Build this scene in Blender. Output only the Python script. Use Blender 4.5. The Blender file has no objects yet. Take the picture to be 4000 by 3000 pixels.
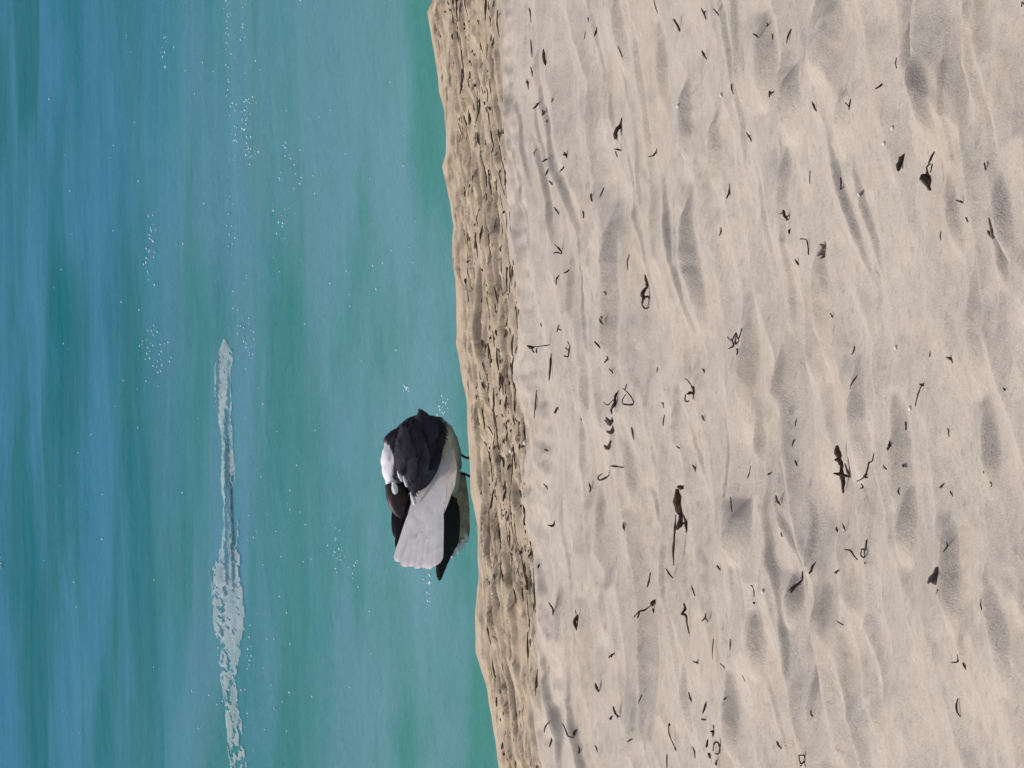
import bpy, bmesh, math, random
import numpy as np
from mathutils import Vector, Matrix

random.seed(11)
rng = np.random.default_rng(11)
scene = bpy.context.scene
COL = scene.collection

# ------------------------------------------------------------------ camera, sky, sun, exposure
CAM = Vector((0.0, 0.0, 2.20))
W = 0.1268                       # picture width over distance (long lens)
DEP = math.radians(7.03)         # how far the lens looks down
FWD = Vector((0, math.cos(DEP), -math.sin(DEP)))
UPX = Vector((1, 0, 0))          # the camera is held on its side
RGT = FWD.cross(UPX)             # towards the picture's right = down in the place
cd = bpy.data.cameras.new('camera')
cam = bpy.data.objects.new('camera', cd)
COL.objects.link(cam)
cd.sensor_width = 36.0
cd.lens = 36.0 / W
cd.clip_start = 0.1
cd.clip_end = 3000.0
cam.matrix_world = Matrix(((RGT.x, UPX.x, -FWD.x, CAM.x), (RGT.y, UPX.y, -FWD.y, CAM.y),
                           (RGT.z, UPX.z, -FWD.z, CAM.z), (0, 0, 0, 1)))
scene.camera = cam

SUN_EL, SUN_AZ = math.radians(58), math.radians(-70)   # azimuth from +Y towards +X
world = bpy.data.worlds.new('World')
scene.world = world
world.use_nodes = True
wn = world.node_tree.nodes
sky = wn.new('ShaderNodeTexSky')
sky.sky_type = 'NISHITA'
sky.sun_disc = False
sky.sun_elevation = SUN_EL
sky.sun_rotation = SUN_AZ
sky.dust_density = 5.0
sky.air_density = 0.75
sky.ozone_density = 0.4
bg = wn['Background']
bg.inputs['Strength'].default_value = 0.15
world.node_tree.links.new(sky.outputs[0], bg.inputs[0])
sd = bpy.data.lights.new('sun', 'SUN')
sd.energy = 2.55
sd.angle = math.radians(0.6)
sd.color = (1.0, 0.97, 0.93)
sun = bpy.data.objects.new('sun', sd)
COL.objects.link(sun)
to_sun = Vector((math.sin(SUN_AZ) * math.cos(SUN_EL), math.cos(SUN_AZ) * math.cos(SUN_EL), math.sin(SUN_EL)))
sun.rotation_euler = to_sun.to_track_quat('Z', 'Y').to_euler()
sun.location = (0, 0, 30)
vs = scene.view_settings
vs.view_transform = 'Standard'
vs.look = 'None'
vs.exposure = -0.22
vs.gamma = 1.0

# ------------------------------------------------------------------ helpers
def ray(px, py):
    u = (px - 2000.0) / 4000.0 * W
    v = -(py - 1500.0) / 4000.0 * W
    return FWD + RGT * u + UPX * v

def on_plane(px, py, z):
    d = ray(px, py)
    t = (z - CAM.z) / d.z
    return CAM + d * t

_perm = rng.permutation(256)
_perm = np.concatenate([_perm, _perm])
_ga = rng.uniform(0, 2 * np.pi, 256)
_gx, _gy = np.cos(_ga), np.sin(_ga)

def perlin(x, y):
    xi = np.floor(x).astype(np.int64); yi = np.floor(y).astype(np.int64)
    xf = x - xi; yf = y - yi
    xi &= 255; yi &= 255
    u = xf * xf * xf * (xf * (xf * 6 - 15) + 10)
    v = yf * yf * yf * (yf * (yf * 6 - 15) + 10)
    def g(ix, iy, fx, fy):
        k = _perm[_perm[ix & 255] + (iy & 255)]
        return _gx[k] * fx + _gy[k] * fy
    a = g(xi, yi, xf, yf); b = g(xi + 1, yi, xf - 1, yf)
    c = g(xi, yi + 1, xf, yf - 1); d = g(xi + 1, yi + 1, xf - 1, yf - 1)
    return (a + u * (b - a)) * (1 - v) + (c + u * (d - c)) * v

def fbm(x, y, o=4, gain=0.5):
    s = 0; a = 1.0
    for i in range(o):
        s = s + a * perlin(x * 2 ** i + 17.3 * i, y * 2 ** i + 5.1 * i)
        a *= gain
    return s

_wr = np.random.default_rng(5)
_wjx, _wjy, _wa = _wr.random((64, 64)), _wr.random((64, 64)), _wr.random((64, 64))
def worley(x, y):
    """distance to the nearest and second nearest of jittered points"""
    xi = np.floor(x).astype(np.int64); yi = np.floor(y).astype(np.int64)
    f1 = np.full(x.shape, 9.0); f2 = np.full(x.shape, 9.0)
    for dj in (-1, 0, 1):
        for di in (-1, 0, 1):
            cx, cy = xi + di, yi + dj
            a, b = cx & 63, cy & 63
            d = np.hypot(cx + .1 + .8 * _wjx[a, b] - x, cy + .1 + .8 * _wjy[a, b] - y)
            f2 = np.minimum(f2, np.maximum(f1, d)); f1 = np.minimum(f1, d)
    return f1, f2

def sstep(a, b, x):
    t = np.clip((x - a) / (b - a), 0, 1)
    return t * t * (3 - 2 * t)

def tag(o, label=None, cat=None, group=None, kind=None):
    if label: o['label'] = label
    if cat: o['category'] = cat
    if group: o['group'] = group
    if kind: o['kind'] = kind
    return o

def link(name, me, mats, parent=None, smooth=True):
    o = bpy.data.objects.new(name, me)
    COL.objects.link(o)
    for m in (mats if isinstance(mats, (list, tuple)) else [mats]):
        me.materials.append(m)
    if smooth:
        me.polygons.foreach_set('use_smooth', [True] * len(me.polygons))
    if parent: o.parent = parent
    return o

def mesh_np(name, V, F):
    me = bpy.data.meshes.new(name)
    V = np.asarray(V, dtype=np.float32); F = np.asarray(F, dtype=np.int32)
    me.vertices.add(len(V)); me.vertices.foreach_set('co', V.ravel())
    n = F.shape[1]
    me.loops.add(F.size); me.loops.foreach_set('vertex_index', F.ravel())
    me.polygons.add(len(F))
    me.polygons.foreach_set('loop_start', np.arange(0, F.size, n, dtype=np.int32))
    me.update(calc_edges=True)
    me.validate()
    return me

def grid_mesh(name, xs, ys, Z, keep=None):
    nx, ny = len(xs), len(ys)
    X, Y = np.meshgrid(xs, ys)
    V = np.stack([X.ravel(), Y.ravel(), Z.ravel()], 1)
    i = np.arange(nx * ny).reshape(ny, nx)
    F = np.stack([i[:-1, :-1], i[:-1, 1:], i[1:, 1:], i[1:, :-1]], -1).reshape(-1, 4)
    if keep is not None:
        F = F[keep.ravel()]
    return mesh_np(name, V, F)

def attr(me, name, vals):
    a = me.attributes.new(name, 'FLOAT', 'POINT')
    a.data.foreach_set('value', np.asarray(vals, dtype=np.float32).ravel())

class NT:
    def __init__(s, name):
        s.m = bpy.data.materials.new(name); s.m.use_nodes = True
        s.t = s.m.node_tree; s.p = s.t.nodes['Principled BSDF']
    def n(s, typ, **kw):
        nd = s.t.nodes.new(typ)
        for k, v in kw.items():
            if k.startswith('i_'):
                key = k[2:]
                nd.inputs[int(key) if key.isdigit() else key.replace('_', ' ')].default_value = v
            else: setattr(nd, k, v)
        return nd
    def l(s, a, b): s.t.links.new(a, b)
    def noise(s, scale, detail=4, vec=None, rough=0.55):
        nd = s.n('ShaderNodeTexNoise'); nd.inputs['Scale'].default_value = scale
        nd.inputs['Detail'].default_value = detail; nd.inputs['Roughness'].default_value = rough
        if vec is not None: s.l(vec, nd.inputs['Vector'])
        return nd.outputs['Fac']
    def ramp(s, fac, stops):
        nd = s.n('ShaderNodeValToRGB'); r = nd.color_ramp
        while len(r.elements) < len(stops): r.elements.new(0.5)
        for e, (p, c) in zip(r.elements, stops):
            e.position = p; e.color = (c, c, c, 1) if isinstance(c, (int, float)) else (*c, 1)
        s.l(fac, nd.inputs[0]); return nd.outputs[0]
    def mix(s, fac, a, b, mode='MIX'):
        nd = s.n('ShaderNodeMix', data_type='RGBA', blend_type=mode)
        for sock, v in ((nd.inputs[0], fac), (nd.inputs[6], a), (nd.inputs[7], b)):
            if hasattr(v, 'links'): s.l(v, sock)
            elif isinstance(v, (int, float)): sock.default_value = v
            else: sock.default_value = (*v, 1)
        return nd.outputs[2]
    def attr(s, name):
        nd = s.n('ShaderNodeAttribute'); nd.attribute_name = name; return nd.outputs['Fac']
    def coord(s, kind='Object', scale=(1, 1, 1)):
        tc = s.n('ShaderNodeTexCoord'); mp = s.n('ShaderNodeMapping')
        mp.inputs['Scale'].default_value = scale
        s.l(tc.outputs[kind], mp.inputs[0]); return mp.outputs[0]
    def bump(s, h, strength, dist):
        nd = s.n('ShaderNodeBump'); nd.inputs['Strength'].default_value = strength
        nd.inputs['Distance'].default_value = dist
        s.l(h, nd.inputs['Height']); s.l(nd.outputs[0], s.p.inputs['Normal'])

# ------------------------------------------------------------------ materials
def m_sand():
    t = NT('sand')
    v = t.coord()
    wet = t.attr('wet')
    big = t.ramp(t.noise(1.7, 3, v), [(0.3, (0.440, 0.388, 0.332)), (0.7, (0.484, 0.428, 0.368))])
    mid = t.ramp(t.noise(26, 5, v, 0.65), [(0.3, 0.90), (0.62, 1.04)])
    fine = t.ramp(t.noise(230, 3, v, 0.7), [(0.28, 0.80), (0.6, 1.05)])
    dry = t.mix(1.0, t.mix(1.0, big, mid, 'MULTIPLY'), fine, 'MULTIPLY')
    spk = t.ramp(t.noise(58, 3, t.coord('Object', (1, .7, 1)), 0.6), [(0.30, 0.80), (0.41, 1.0)])
    dry = t.mix(1.0, dry, spk, 'MULTIPLY')
    yel = t.ramp(t.noise(3.1, 4, v), [(0.52, 0), (0.72, 0.5)])
    dry = t.mix(yel, dry, t.mix(1.0, (0.46, 0.385, 0.30), mid, 'MULTIPLY'))
    wb = t.ramp(t.noise(14, 5, t.coord('Object', (1, 0.4, 1)), 0.7), [(0.30, (0.24, 0.180, 0.118)), (0.46, (0.46, 0.370, 0.258)), (0.75, (0.54, 0.445, 0.325))])
    wb = t.mix(1.0, wb, fine, 'MULTIPLY')
    dark_blotch = t.ramp(t.noise(9, 6, t.coord('Object', (0.9, 2.0, 1)), 0.75), [(0.56, 0), (0.63, 0.8)])  # darker noise blotches over the wet strip
    wb = t.mix(dark_blotch, wb, (0.115, 0.082, 0.052))
    col = t.mix(wet, dry, wb)
    t.l(col, t.p.inputs['Base Color'])
    t.l(t.ramp(wet, [(0, 0.92), (1, 0.62)]), t.p.inputs['Roughness'])
    t.p.inputs['Specular IOR Level'].default_value = 0.25
    nd = t.n('ShaderNodeMath', operation='ADD')
    t.l(t.noise(60, 4, v, 0.6), nd.inputs[0]); t.l(t.noise(340, 2, v), nd.inputs[1])
    t.bump(nd.outputs[0], 0.38, 0.005)
    return t.m

def m_water():
    t = NT('water')
    v = t.coord('Object', (0.52, 0.42, 1))
    dep = t.attr('deep')          # 0 at the shore, 1 far out
    near = t.ramp(t.noise(1.5, 4, v), [(0.38, (0.044, 0.205, 0.182)), (0.56, (0.100, 0.248, 0.288))])
    far = t.ramp(t.noise(1.2, 4, v), [(0.40, (0.004, 0.122, 0.148)), (0.60, (0.028, 0.162, 0.255))])
    d = t.n('ShaderNodeBsdfDiffuse'); g = t.n('ShaderNodeBsdfGlossy'); mx = t.n('ShaderNodeMixShader')
    t.l(t.mix(dep, near, far), d.inputs['Color'])
    g.inputs['Roughness'].default_value = 0.22
    fr = t.n('ShaderNodeFresnel'); fr.inputs['IOR'].default_value = 1.33
    # the unresolved ripples tilt the surface to the viewer, so only part of the grazing reflection is left
    k = t.n('ShaderNodeMath', operation='MULTIPLY'); k.inputs[1].default_value = 0.20
    t.l(fr.outputs[0], k.inputs[0]); t.l(k.outputs[0], mx.inputs[0])
    t.l(d.outputs[0], mx.inputs[1]); t.l(g.outputs[0], mx.inputs[2])
    bp = t.n('ShaderNodeBump'); bp.inputs['Strength'].default_value = 0.8; bp.inputs['Distance'].default_value = 0.03
    t.l(t.noise(6.0, 5, t.coord('Object', (0.60, 0.80, 1)), 0.68), bp.inputs['Height'])
    for n in (g, fr, d): t.l(bp.outputs[0], n.inputs['Normal'])
    t.l(mx.outputs[0], t.t.nodes['Material Output'].inputs['Surface'])
    t.t.nodes.remove(t.p)
    return t.m

def m_simple(name, c0, c1, scale, rough, bump=0.0, spec=0.3):
    t = NT(name)
    v = t.coord()
    f = t.noise(scale, 5, v, 0.65)
    t.l(t.ramp(f, [(0.32, c0), (0.68, c1)]), t.p.inputs['Base Color'])
    t.p.inputs['Roughness'].default_value = rough
    t.p.inputs['Specular IOR Level'].default_value = spec
    if bump: t.bump(f, bump, 0.003)
    return t.m

M = dict(
    sand=m_sand(), water=m_water(),
    wrack=m_simple('dark_seaweed', (0.018, 0.012, 0.010), (0.070, 0.047, 0.034), 60, 0.75, 0.4),
    brown=m_simple('brown_bark', (0.025, 0.016, 0.011), (0.085, 0.055, 0.036), 70, 0.85, 0.5),
    bit=m_simple('brown_seaweed', (0.035, 0.024, 0.017), (0.12, 0.082, 0.055), 60, 0.85, 0.4),
    grey=m_simple('grey_driftwood', (0.07, 0.055, 0.05), (0.20, 0.165, 0.15), 80, 0.9, 0.5),
    litter=m_simple('litter_and_cracks', (0.030, 0.022, 0.014), (0.125, 0.09, 0.058), 25, 0.85, 0.4),
    shell=m_simple('white_shell', (0.62, 0.58, 0.52), (0.80, 0.77, 0.72), 90, 0.45, 0.3),
    pale=m_simple('pale_feather', (0.72, 0.68, 0.665), (0.86, 0.825, 0.82), 45, 0.7, 0.2),
    coal=m_simple('charcoal_feather', (0.009, 0.007, 0.013), (0.034, 0.028, 0.042), 40, 0.7, 0.2),
    cream=m_simple('cream_feather', (0.70, 0.60, 0.49), (0.84, 0.75, 0.66), 40, 0.75, 0.2),
    dark=m_simple('black_feather', (0.006, 0.005, 0.006), (0.020, 0.015, 0.017), 60, 0.6, 0.2),
    slate=m_simple('slate_feather', (0.026, 0.022, 0.034), (0.080, 0.070, 0.094), 30, 0.65, 0.2),
    drab=m_simple('drab_feather', (0.15, 0.10, 0.065), (0.62, 0.51, 0.37), 32, 0.75, 0.2),
    white=m_simple('white_feather', (0.70, 0.69, 0.72), (0.82, 0.81, 0.84), 50, 0.7, 0.2),
    leg=m_simple('dark_leg', (0.012, 0.010, 0.010), (0.03, 0.024, 0.022), 90, 0.5),
    bill=m_simple('dark_bill', (0.022, 0.015, 0.016), (0.055, 0.038, 0.040), 60, 0.45),
)
def m_foam():
    t = NT('foam')
    t.p.inputs['Base Color'].default_value = (0.66, 0.70, 0.70, 1)
    t.p.inputs['Roughness'].default_value = 0.6
    f = t.noise(9, 5, t.coord('Object', (1, 0.35, 1)), 0.7)
    t.l(t.ramp(f, [(0.30, 0.18), (0.70, 0.46)]), t.p.inputs['Alpha'])
    return t.m
M['foam'] = m_foam()
M['fleck'] = m_simple('sparkle_foam_fleck', (0.62, 0.80, 0.80), (0.82, 0.88, 0.88), 40, 0.35)
def m_body():
    t = NT('plumage')
    v = t.coord()
    n = t.noise(38, 5, t.coord('Object', (1.2, 1, 0.6)), 0.7)
    bel = t.ramp(n, [(0.3, (0.78, 0.61, 0.46)), (0.7, (0.88, 0.74, 0.60))])
    drk = t.ramp(n, [(0.3, (0.012, 0.010, 0.017)), (0.7, (0.040, 0.034, 0.048))])
    wh = t.ramp(n, [(0.3, (0.70, 0.69, 0.72)), (0.7, (0.82, 0.81, 0.84))])
    t.l(t.mix(t.attr('white'), t.mix(t.attr('dark'), bel, drk), wh), t.p.inputs['Base Color'])
    t.p.inputs['Roughness'].default_value = 0.75
    t.p.inputs['Specular IOR Level'].default_value = 0.25
    t.bump(n, 0.4, 0.004)
    return t.m
M['body'] = m_body()

# ------------------------------------------------------------------ the beach
CREST = 0.08
EDGE = [(1640, -700), (1672, -300), (1690, 0), (1668, 45), (1690, 170), (1712, 290), (1716, 350), (1738, 430), (1745, 600), (1732, 650),
        (1752, 740), (1775, 880), (1768, 1000), (1785, 1200), (1783, 1340), (1800, 1440), (1826, 1560), (1833, 1760),
        (1838, 1920), (1866, 2050), (1870, 2250), (1858, 2400), (1862, 2550), (1880, 2620), (1905, 2700), (1922, 2800),
        (1935, 2900), (1948, 3000), (1975, 3300), (2010, 3700)]
_e = [on_plane(a, b, CREST) for a, b in EDGE]
_ex = np.array([p.x for p in _e])[::-1]; _ey = np.array([p.y for p in _e])[::-1]
_k = np.polyfit(_ex, _ey, 1)
def edge_y(x):
    y = np.interp(x, _ex, _ey)
    sl = _k[0]
    y = np.where(x < _ex[0], _ey[0] + np.maximum(x - _ex[0], -25) * sl, y)
    y = np.where(x > _ex[-1], _ey[-1] + np.minimum(x - _ex[-1], 25) * sl, y)
    return y
_edge0 = edge_y
def edge_y(x):
    return _edge0(x) + (0.035 * fbm(x * 9.0, x * 0 + 2.5, 3)) * np.exp(-np.maximum(np.abs(x) - 2, 0))
def edge_lin(x):
    return _k[1] + _k[0] * np.clip(x, -25, 25)

# border between the wet brown strip and the dry sand, in the picture
BORD = [(1930, -400), (1962, 0), (1985, 250), (2000, 520), (2005, 900), (2045, 1180), (2050, 1500), (2075, 1760), (2085, 2000), (2100, 2300), (2110, 2700), (2115, 3000), (2140, 3500)]
_b = [on_plane(a, b, CREST + 0.02) for a, b in BORD]
_bx = np.array([p.x for p in _b])[::-1]; _by = np.array([p.y for p in _b])[::-1]
_kb = np.polyfit(_bx, _by, 1)
def bord_y(x):
    y = np.interp(x, _bx, _by)
    y = np.where(x < _bx[0], _by[0] + np.maximum(x - _bx[0], -25) * _kb[0], y)
    return np.where(x > _bx[-1], _by[-1] + np.minimum(x - _bx[-1], 25) * _kb[0], y)

def base_z(x, y):
    d = edge_y(x) - y
    land = CREST + 0.016 * np.minimum(np.maximum(d, 0), 14) 
    sea = CREST - 0.10 * sstep(0, 0.22, -d) - 0.16 * np.clip(-d - 0.12, 0, 6)
    return np.where(d >= 0, land, sea)

def on_base(px, py):
    z = CREST + 0.05
    for _ in range(6):
        p = on_plane(px, py, z)
        z = float(base_z(np.array([p.x]), np.array([p.y]))[0])
    return on_plane(px, py, z)

# steep camera-facing sand faces seen in the picture: centre, extent towards the camera, extent along the beach (picture units), drift
FACES = [(2564, 253, 60, 300, .2), (2405, 1120, 95, 720, .3), (2700, 1010, 85, 520, .6), (2676, 500, 75, 340, .2), (3092, 400, 150, 280, 0),
         (3250, 130, 120, 320, -.3), (3200, 1230, 115, 480, 0), (2895, 1440, 110, 520, .1), (2893, 2090, 130, 240, 0), (3500, 1800, 120, 460, .2),
         (3250, 2650, 125, 620, .2), (3960, 830, 80, 360, .5), (2960, 240, 110, 350, .1), (3545, 160, 70, 360, .4), (3800, 1270, 120, 520, .4),
         (3340, 1640, 110, 440, .3), (2350, 2400, 50, 220, 0), (2515, 2880, 75, 260, .2), (2370, 380, 55, 320, -.2), (3330, 480, 70, 230, -.6),
         (3540, 2060, 110, 280, .2), (2960, 2530, 80, 230, .2), (3100, 2350, 80, 200, .4), (2650, 1650, 50, 300, .1), (2960, 1800, 60, 420, .2),
         (3400, 2800, 90, 400, .3), (2440, 130, 70, 300, .3), (2800, 620, 80, 330, 0), (3050, 700, 60, 240, .3), (3640, 420, 90, 360, .6),
         (3720, 2250, 90, 420, .4), (3900, 2450, 90, 480, .5), (3860, 1750, 80, 360, .4), (2180, 720, 40, 330, .3), (2230, 1150, 40, 300, .2),
         (2190, 2450, 40, 320, .1), (2260, 1750, 40, 260, .3), (2130, 330, 50, 240, .5), (3720, 850, 70, 300, .5), (2560, 2150, 50, 260, .2),
         (2680, 2750, 60, 300, .2), (2860, 2800, 70, 300, .3), (3080, 1500, 50, 280, .3), (2330, 2040, 40, 240, .2), (2470, 1850, 45, 260, .1)]

FX0, FX1, FDX = -1.25, 1.25, 0.0048
FY0, FY1, FDY = 9.9, 19.4, 0.0072
def spread(a, b, step, lo, hi):
    mid = list(np.arange(a, b + step * .5, step))
    out = []; s = step; x = a
    while x > lo: s *= 1.35; x -= s; out.append(x)
    out = out[::-1]; s = step; x = mid[-1]; hi_ = []
    while x < hi: s *= 1.35; x += s; hi_.append(x)
    return np.array(out + mid + hi_)
xs = spread(FX0, FX1, FDX, -300, 300)
ys = spread(FY0, FY1, FDY, -60, 26)
X, Y = np.meshgrid(xs, ys)
Z = base_z(X, Y)
BY = bord_y(X)
jag = 0.26 * fbm(X * 4.5, Y * 1.6 + 3, 4, 0.6)
dryness = sstep(-0.20, 0.24, BY - Y + jag)                 # 1 on the dry sand
seaward = sstep(0, 0.12, edge_y(X) - Y)                    # 0 at the very edge
far_fade = np.exp(-np.clip(np.maximum(np.abs(X) - 3, 0), 0, 60) / 6.0)

MH = np.zeros_like(Z)
def add_face(px, py, w, h, skew, p=None, sc=None):
    if p is None:
        p = on_base(px + w * .5, py)
        sc = (p - CAM).length * W / 4000.0
    hw = h * .5 * sc * 1.15
    rise = w * sc * 0.66
    run = rise * 1.55
    back = rise * 3.6
    x0, x1 = p.x - hw, p.x + hw
    i0, i1 = np.searchsorted(xs, [x0, x1])
    j0, j1 = np.searchsorted(ys, [p.y - .5 - hw * abs(skew), p.y + back * 4.5 + hw * abs(skew)])
    if i1 - i0 < 3 or j1 - j0 < 3: return
    xx = X[j0:j1, i0:i1]; yy = Y[j0:j1, i0:i1]
    u = (xx - p.x) / hw
    lat = np.clip(1 - np.abs(u) ** 2.0, 0, 1)
    wob = 0.35 * run * perlin(xx * 9 + p.x * 31, yy * 3 + p.y * 7)
    t = yy - p.y - (xx - p.x) * skew - run * 0.6 * u * u + wob
    f = np.where(t < run, np.clip(t / run, 0, 1), np.exp(-np.maximum(t - run, 0) / back))
    MH[j0:j1, i0:i1] = np.maximum(MH[j0:j1, i0:i1], rise * lat * f)

for f in FACES: add_face(*f)
# many smaller trampled faces everywhere on the dry sand
for k in range(460):
    x = rng.uniform(-2.4, 2.4); y = rng.uniform(9.5, 18.2)
    if y > float(bord_y(np.array([x]))[0]) - 0.15: continue
    sc = math.hypot(y, 2.0) * W / 4000
    add_face(0, 0, 8 + 52 * rng.random() ** 2.2, rng.uniform(180, 850), rng.uniform(-.2, 1.5), Vector((x, y, 0)), sc)
Z += MH * dryness
# trampled hollows that meet in sharp, connected crests
wx_ = X + 0.09 * fbm(X * 3.1 + 5, Y * 2.3, 2); wy_ = Y - 0.75 * X + 0.13 * fbm(X * 2.2, Y * 1.9 + 8, 2)
b1, b2 = worley(wx_ / 0.36 + 3, wy_ / 0.29)
c1, c2 = worley(wx_ / 0.23 + 31, wy_ / 0.165 + 7)
amp1 = np.clip(0.85 + 1.3 * perlin(X * 1.3 + 70, Y * 0.9), 0.3, 1.35)
amp2 = np.clip(0.6 + 1.5 * perlin(X * 1.9 + 20, Y * 1.3 + 33), 0.1, 1.25)
bowl = 0.050 * amp1 * (np.minimum(b1, .75) ** 1.35 - .25) + 0.021 * amp2 * (np.minimum(c1, .75) ** 1.4 - .25)
zone = 0.6 + 0.4 * sstep(0.1, 1.6, BY - Y)
Z += bowl * dryness * zone * np.exp(-np.maximum(np.abs(X) - 4, 0) / 4)
# soft mounds and lumps of the dry sand
lump = 0.014 * fbm(X * 2.6 + 4, Y * 1.5 - X * .8, 3) + 0.0060 * fbm(X * 7, Y * 4, 3) + 0.0013 * fbm(X * 34, Y * 22, 2)
crumb = sstep(0.05, 0.45, perlin(X * 1.9 + 40, Y * 1.1 + 9))
lump = lump + 0.0042 * crumb * np.abs(fbm(X * 24 + 9, Y * 16, 2))
Z += lump * dryness * far_fade
# wet strip: broken crust drawn out along the shore, with clods and slots
ush = (Y - edge_lin(X))                                    # cross-shore distance
rough_w = sstep(0.04, 0.35, edge_y(X) - Y)
strip = (1 - dryness) * seaward * far_fade
def saw(p): f_ = p - np.floor(p); return np.where(f_ < .12, f_ / .12, 1 - (f_ - .12) / .88)
ter = saw(ush * 6.5 + 0.8 * fbm(X * 1.7 + 12, ush * 1.2, 3)) * np.clip(0.5 + 1.6 * perlin(X * 3.1 + 60, ush * 4), 0, 1.3)
ter2 = saw(ush * 14 + 1.2 * fbm(X * 2.4 + 2, ush * 2.0, 3) + 7) * np.clip(0.4 + 1.9 * perlin(X * 4.4 + 20, ush * 6), 0, 1.2)
ter3 = saw(ush * 25 + 1.6 * fbm(X * 4.2 + 9, ush * 3.0, 3) + 3) * np.clip(0.3 + 1.9 * perlin(X * 7 + 44, ush * 7), 0, 1.2)
slots = np.clip(perlin(X * 6.5 + 80, ush * 17 + 1.2 * perlin(X * 2, ush)) - 0.20, 0, 1)
Z += strip * (0.3 + 0.7 * rough_w) * (0.016 * ter + 0.012 * ter2 + 0.008 * ter3 + 0.006 * fbm(X * 22, ush * 26 + 5, 3) - 0.085 * rough_w * slots + 0.010 * fbm(X * 2.2, ush * 2.5, 2))
# pale smooth ridge where the dry sand begins
Z += 0.030 * np.exp(-((BY - Y - 0.16 + jag) / 0.10) ** 2) * far_fade * (0.55 + 0.6 * perlin(X * 2.3 + 7, Y * 0.3))
sandme = grid_mesh('beach', xs, ys, Z)
attr(sandme, 'wet', 1 - dryness)
beach = link('beach', sandme, M['sand'])
tag(beach, kind='structure')

FXS = xs; FYS = ys
def hz(x, y):
    i = int(np.clip(np.searchsorted(FXS, x) - 1, 0, len(FXS) - 2)); j = int(np.clip(np.searchsorted(FYS, y) - 1, 0, len(FYS) - 2))
    u = (x - FXS[i]) / (FXS[i + 1] - FXS[i]); v = (y - FYS[j]) / (FYS[j + 1] - FYS[j])
    return (Z[j, i] * (1 - u) + Z[j, i + 1] * u) * (1 - v) + (Z[j + 1, i] * (1 - u) + Z[j + 1, i + 1] * u) * v
_yy = np.arange(9.95, 19.3, 0.006)
def on_sand(px, py):
    d = ray(px, py)
    t = _yy / d.y
    xx = CAM.x + d.x * t; zz = CAM.z + d.z * t
    i = np.clip(np.searchsorted(FXS, xx) - 1, 0, len(FXS) - 2); j = np.clip(np.searchsorted(FYS, _yy) - 1, 0, len(FYS) - 2)
    hh = Z[j, i]
    k = np.argmax(zz < hh + 0.0005)
    if not (zz < hh + 0.0005).any(): k = len(_yy) - 1
    return Vector((xx[k], _yy[k], hh[k]))

# ------------------------------------------------------------------ the sea
wx = spread(-3.2, 3.2, 0.016, -900, 900)
wy0 = np.arange(16.2, 24, 0.020); wy1 = np.arange(24, 42, 0.034)
wyt = []; s = 0.034; y = wy1[-1]
while y < 1500: s *= 1.12; y += s; wyt.append(y)
wyb = []; s = 0.02; y = wy0[0]
while y > -10: s *= 1.4; y -= s; wyb.append(y)
wy = np.concatenate([wyb[::-1], wy0, wy1, wyt])
WX, WY = np.meshgrid(wx, wy)
v_ = WY - 0.10 * WX
fade = np.exp(-np.maximum(np.abs(WX) - 6, 0) / 25) * np.exp(-np.maximum(WY - 45, 0) / 60)
calm = 0.30 + 0.70 * sstep(18, 27, WY)
warp = 0.35 * perlin(WX * .35, v_ * .25)
WZ = (0.075 * perlin(WX * 0.24 + 3, (v_ + warp) * 0.40) + 0.044 * perlin(WX * 0.62 + 9, (v_ + warp) * 0.95 + 4)
      + 0.020 * perlin(WX * 1.05 + 31, v_ * 2.1) + 0.011 * perlin(WX * 2.0, v_ * 4.5 + 2)) * fade * calm
def wz(x, y):
    i = int(np.clip(np.searchsorted(wx, x) - 1, 0, len(wx) - 2)); j = int(np.clip(np.searchsorted(wy, y) - 1, 0, len(wy) - 2))
    return float(WZ[j, i])
seame = grid_mesh('sea', wx, wy, WZ)
deep = np.clip((WY - 18) / 14 + 0.35 * perlin(WX * .3 + 5, WY * .22), 0, 1)
attr(seame, 'deep', deep)
sea = link('sea', seame, M['water'])
tag(sea, kind='structure')

def on_water(px, py):
    p = on_plane(px, py, 0.0)
    for _ in range(3): p = on_plane(px, py, wz(p.x, p.y))
    return p

# ------------------------------------------------------------------ foam and modelled sparkles on the water
STREAK = [(880, 1325, 5), (884, 1350, 16), (884, 1375, 34), (876, 1420, 36), (876, 1500, 36), (884, 1600, 28), (890, 1720, 26), (896, 1850, 26),
          (902, 1980, 24), (904, 2050, 30), (902, 2140, 46), (896, 2240, 56), (900, 2350, 56), (904, 2460, 52), (904, 2560, 40), (900, 2650, 34),
          (910, 2760, 30), (922, 2900, 32), (932, 3000, 32), (948, 3200, 26), (960, 3400, 14)]
sy = np.array([a[1] for a in STREAK]); sx = np.array([a[0] for a in STREAK]); sw = np.array([a[2] for a in STREAK])
V = []; F = []
pys = np.arange(1325, 3400, 7.0); NC = 22
for a, py in enumerate(pys):
    cx = np.interp(py, sy, sx); hw = np.interp(py, sy, sw)
    for c in range(NC):
        p = on_water(cx + (c / (NC - 1) * 2 - 1) * hw * 1.2, py)
        V.append((p.x, p.y, p.z))
V = np.array(V)
un = (np.arange(NC) / (NC - 1) * 2 - 1) * 1.25
nn = np.abs(fbm(V[:, 0] * 9, V[:, 1] * 3.2, 4)).reshape(len(pys), NC)
edge = np.abs(un)[None, :] + 0.6 * fbm(V[:, 0] * 5 + 11, V[:, 1] * 2, 3).reshape(len(pys), NC)
V[:, 2] += (0.003 + 0.008 * np.clip(0.4 - nn, 0, 1)).ravel()
thin = np.interp(pys, [1325, 1500, 2000, 2600, 3000], [0.0, 0.005, 0.01, 0.02, 0.06])[:, None]
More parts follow.
